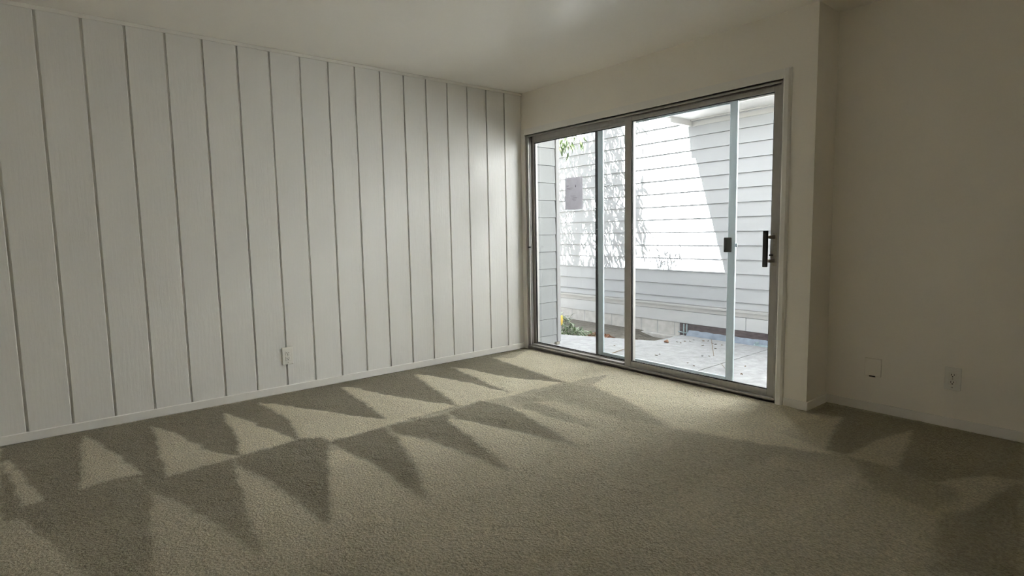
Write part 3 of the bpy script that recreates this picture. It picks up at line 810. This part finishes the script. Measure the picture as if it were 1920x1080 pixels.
# leafy tree over the wing wall; only its lowest sprigs show through the left pane
tree = empty('tree', (-2.35, 1.25, -0.28))
tag(tree, 'tree with narrow green leaves hanging into the top of the left pane', 'tree')
link('trunk', MB().tube([(-2.35, 1.25, -0.28), (-2.33, 1.22, 0.8), (-2.28, 1.15, 1.9), (-2.15, 1.08, 3.0), (-2.0, 1.0, 4.1)], [0.09, 0.075, 0.065, 0.05, 0.03], 10), M_BARK, tree, smooth=True)
br = MB()
rt_ = random.Random(11)
tips = []
for i in range(26):
    zz = rt_.uniform(2.7, 4.3)
    xx = rt_.uniform(-2.75, -1.08)
    yy = rt_.uniform(0.80, 1.15)
    base = Vector((-2.2 + 0.05 * rt_.random(), 1.08, min(zz, 3.9) - 0.25))
    tip = Vector((xx, yy, zz))
    midp = (base + tip) / 2 + Vector((0, 0, 0.22))
    drop = tip + Vector((0.10, 0.0, -0.40))
    br.tube([base, midp, tip, drop], [0.014, 0.010, 0.006, 0.002], 5)
    tips.append((base, midp, tip, drop))
sprig_pts = [(-0.62, 1.20, 2.20), (-0.55, 1.2, 2.12), (-0.70, 1.2, 2.12), (-0.50, 1.22, 2.18), (-0.76, 1.2, 2.14)]
br.tube([(-2.1, 1.06, 3.2), (-1.5, 1.15, 3.0), (-0.9, 1.2, 2.55), (-0.60, 1.2, 2.20), (-0.56, 1.2, 2.02)], [0.014, 0.011, 0.007, 0.004, 0.002], 5)
br.tube([(-0.9, 1.2, 2.55), (-0.78, 1.2, 2.25), (-0.72, 1.2, 2.0)], [0.006, 0.004, 0.002], 5)
link('branches', br, M_BARK, tree, smooth=True)
lf = blade_mesh('leaf', 0.125, 0.026, 0.5, M_LEAF)
def hang_matrix(p, rr, spread=0.9):
    yaw = rr.uniform(-math.pi, math.pi)
    pitch = rr.gauss(1.05, 0.30)         # pointing down
    roll = rr.uniform(-1.2, 1.2)
    return Matrix.Translation(p) @ Matrix.Rotation(yaw, 4, 'Z') @ Matrix.Rotation(pitch, 4, 'Y') @ Matrix.Rotation(roll, 4, 'X')
# the crown out of sight above: one mass of leaves
fol_v, fol_f = [], []
bv = [v.co.copy() for v in lf.vertices]
bf = [tuple(q.vertices) for q in lf.polygons]
sd = SUN_DIR.normalized()
ax_x = Vector((1, 0, 0)) - sd * sd.x; ax_x.normalize()
ax_d = sd.cross(ax_x)
if ax_d.z > 0: ax_d = -ax_d
def add_leaf(p, sc, wide=1.0):
    # leaves hang down and turn their faces to the sun
    a = rt_.gauss(0.30, 0.42)
    lx = (ax_d * math.cos(a) + ax_x * math.sin(a) + Vector((rt_.gauss(0, .12), rt_.gauss(0, .12), rt_.gauss(0, .12)))).normalized()
    n = (-sd + Vector((rt_.gauss(0, .3), rt_.gauss(0, .3), rt_.gauss(0, .3))))
    n = (n - lx * n.dot(lx)).normalized()
    ly = n.cross(lx)
    o = len(fol_v)
    fol_v.extend((p + (lx * v.x + ly * v.y * wide + n * v.z) * sc)[:] for v in bv)
    fol_f.extend(tuple(i + o for i in q) for q in bf)
for base, midp, tip, drop in tips:
    for j in range(14):
        t = rt_.uniform(0.0, 1.0)
        p = midp.lerp(tip, t * 1.6) if t < 0.62 else tip.lerp(drop, (t - 0.62) / 0.38)
        add_leaf(p + Vector((rt_.gauss(0, 0.05), rt_.gauss(0, 0.05), rt_.gauss(0, 0.05))), rt_.uniform(0.8, 1.35))
def shade_leaf(xs_, zs, sc, wide):
    y = rt_.uniform(0.80, 1.15)
    dz = (DF - y) / 1.1
    add_leaf(Vector((xs_ - 0.144 * dz, y, zs + dz + 0.06)), sc, wide)
for j in range(270):                                              # leaf clusters along hanging twigs
    zs = rt_.uniform(0.42, 2.75)
    lim = -1.03 - 0.14 * math.sin(zs * 3.1 + 0.6) - 0.10 * max(0, zs - 1.6)
    xs_ = lim - rt_.random() ** 1.15 * 1.75
    for q in range(rt_.randint(3, 7)):
        shade_leaf(xs_ + rt_.gauss(0, 0.06) + 0.02 * q, zs + rt_.gauss(0, 0.10), rt_.uniform(0.8, 1.4), rt_.uniform(0.9, 1.5))
for j in range(8):                                               # a few stray leaves further right
    shade_leaf(-0.80 + 0.06 * rt_.random(), rt_.uniform(0.68, 1.25), 1.1, 1.2)
fme = bpy.data.meshes.new('foliage')
og = world_of(tree)
fme.from_pydata([(v[0] - og.x, v[1] - og.y, v[2] - og.z) for v in fol_v], [], fol_f)
fme.materials.append(M_CROWN)
fo = bpy.data.objects.new('foliage', fme); COL.objects.link(fo); place(fo, og, tree)
tag(fo, kind='stuff')
for j in range(84):                                               # the sprigs in view, leaf by leaf
    c = Vector(sprig_pts[j % 5])
    p = c + Vector((rt_.gauss(0, 0.065), rt_.gauss(0, 0.04), rt_.gauss(-0.02, 0.07)))
    M = hang_matrix(p, rt_)
    o = share('leaf', lf, p, tree, rot=M.to_euler(), scale=(1.0,) * 3)
    o.scale = (rt_.uniform(0.55, 0.95),) * 3

# green clump with a yellow bloom beside the patio
shrub = empty('garden_plant', (-1.15, 1.85, -0.275))
tag(shrub, 'leafy green clump with a drooping yellow bloom beside the patio', 'plant')
blades = [blade_mesh('leaf', 0.19, 0.034, 1.3, m_, fold=0.35, n=5) for m_ in (M_BLADE, M_BLADE_PALE, M_BLADE_DARK)]
rs = random.Random(5)
for cx, cy, n, hgt in ((-1.40, 1.90, 34, 0.21), (-1.25, 1.86, 32, 0.13), (-1.08, 1.82, 28, 0.07), (-0.95, 1.80, 24, 0.03), (-1.15, 1.66, 26, 0.03), (-0.84, 1.84, 12, 0.0)):
    for j in range(n):
        yaw = rs.uniform(-math.pi, math.pi)
        pitch = -rs.uniform(0.1, 1.25)
        z = -0.268 + rs.uniform(0.0, 1.0) * hgt
        share('leaf', rs.choice(blades), (cx + rs.gauss(0, 0.045), cy + rs.gauss(0, 0.045), z), shrub, rot=(rs.uniform(-0.3, 0.3), pitch, yaw), scale=(rs.uniform(0.55, 1.0),) * 3)
link('stem', MB().tube([(-1.345, 1.80, -0.275), (-1.345, 1.80, -0.12), (-1.30, 1.77, -0.012)], [0.008, 0.006, 0.004], 6), M_BLADE, shrub)
pet = MB()
pet.tube([(-1.298, 1.758, -0.010), (-1.297, 1.745, -0.03), (-1.295, 1.738, -0.07), (-1.293, 1.735, -0.115), (-1.293, 1.735, -0.145)], [0.008, 0.020, 0.026, 0.022, 0.006], 7)
link('bloom', pet, M_PETAL, shrub, smooth=True)['label'] = 'drooping yellow bloom'

# leaf litter in the bed
lit_v, lit_f = [], []
dl = blade_mesh('dry_leaf', 0.06, 0.026, 0.9, M_DRY, fold=0.6, n=3)
def litter(name, label, regions, material, seed):
    rr = random.Random(seed)
    vv, ff = [], []
    for (cx, cy, sx, sy, n) in regions:
        for j in range(n):
            p = Vector((cx + max(-1.4, min(1.4, rr.gauss(0, 1))) * sx, cy + max(-1.4, min(1.4, rr.gauss(0, 1))) * sy, 0.0))
            p.z = soil_z(p.x) + 0.006 + rr.uniform(0, 0.02)
            if p.y > DF - 0.09 or p.y < bed_edge(p.x) + 0.04 or p.x > 0.0: continue
            M = Matrix.Translation(p) @ Matrix.Rotation(rr.uniform(-3.1, 3.1), 4, 'Z') @ Matrix.Rotation(rr.gauss(0, 0.5), 4, 'Y') @ Matrix.Rotation(rr.gauss(0, 0.7), 4, 'X')
            o = len(vv)
            vv.extend((M @ (v.co * rr.uniform(0.7, 1.3)))[:] for v in dl.vertices)
            ff.extend(tuple(i + o for i in q.vertices) for q in dl.polygons)
    me = bpy.data.meshes.new(name); me.from_pydata(vv, [], ff); me.materials.append(material)
    o = bpy.data.objects.new(name, me); COL.objects.link(o)
    tag(o, label, 'leaf litter', kind='stuff')
litter('leaf_litter', 'orange brown dry leaf litter at the edge of the green clump', [(-0.82, 1.92, 0.08, 0.11, 230), (-0.72, 1.84, 0.04, 0.06, 90)], M_MULCH, 1)
litter('leaf_litter', 'brown leaf litter on the soil beyond the mullion', [(-0.38, 2.08, 0.07, 0.13, 170), (-0.2, 2.2, 0.09, 0.13, 50)], M_DRY, 2)

# fallen leaves on the patio, each its own
LEAVES = [(0.306, 2.17), (0.346, 2.303), (0.441, 2.353), (0.493, 2.36), (0.595, 2.283), (0.669, 2.271), (0.721, 2.282), (0.603, 2.118), (0.264, 2.082),
          (0.379, 2.199), (0.894, 1.635), (0.931, 1.673), (0.968, 1.267), (1.062, 1.205), (0.335, 2.064), (0.542, 1.306), (0.534, 1.38), (-0.101, 1.4), (0.80, 2.05), (1.40, 1.55), (1.52, 1.25)]
rl = random.Random(21)
ORD = ['first', 'second', 'third', 'fourth', 'fifth', 'sixth', 'seventh', 'eighth', 'ninth', 'tenth', 'eleventh', 'twelfth', 'thirteenth']
far_ = sorted([q for q in LEAVES if q[1] > 2.0])
NEAR = {(0.894, 1.635): 'small brown leaf on the patio, left one of the farther pair left of the joint', (0.931, 1.673): 'small brown leaf on the patio, right one of the farther pair left of the joint',
        (0.968, 1.267): 'small brown leaf on the patio, left one of the nearer pair left of the joint', (1.062, 1.205): 'small brown leaf on the patio, right one of the nearer pair left of the joint',
        (0.542, 1.306): 'small brown leaf on the patio just right of the mullion, nearest the door', (0.534, 1.38): 'small brown leaf on the patio just right of the mullion, behind another leaf',
        (-0.101, 1.4): 'small brown leaf on the patio seen between screen stile and mullion', (1.40, 1.55): 'small brown leaf on the patio right of the long joint, farther from the door',
        (1.52, 1.25): 'small brown leaf on the patio right of the long joint, nearer the door'}
for x, y in LEAVES:
    o = share('fallen_leaf', dl, (x, y, ZP + 0.006), rot=(rl.gauss(0, 0.25), rl.uniform(0.0, 0.35), rl.uniform(-3.1, 3.1)), scale=(rl.uniform(0.85, 1.35) if y > 2.0 else rl.uniform(0.55, 1.0),) * 3)
    lab = NEAR[(x, y)] if (x, y) in NEAR else 'small brown fallen leaf, %s from the bed corner in the line before the neighbouring wall' % ORD[far_.index((x, y))]
    tag(o, lab, 'leaf', 'fallen leaves on the patio')
ml = MB().tube([(0.185, 1.957, ZP + 0.012), (0.22, 1.97, ZP + 0.02), (0.245, 1.955, ZP + 0.012)], [0.008, 0.020, 0.006], 6)
tag(link('dried_blossom', ml, M_MULCH, origin=(0.21, 1.957, ZP)), 'dried reddish blossom lying at the patio corner by the bed', 'blossom')
tag(link('twig', MB().tube([(0.46, 2.50, ZP + 0.006), (0.70, 2.13, ZP + 0.008), (0.964, 1.72, ZP + 0.006)], [0.003, 0.004, 0.003], 5), M_BARK, origin=(0.7, 2.1, ZP)),
    'long thin twig lying on the patio concrete', 'twig')
tag(link('stick', MB().tube([(0.180, 1.03, ZP + 0.008), (0.155, 1.18, ZP + 0.010), (0.120, 1.33, ZP + 0.007)], [0.005, 0.005, 0.003], 5), M_BARK, origin=(0.15, 1.18, ZP)),
    'short dark stick on the patio seen left of the mullion', 'stick')
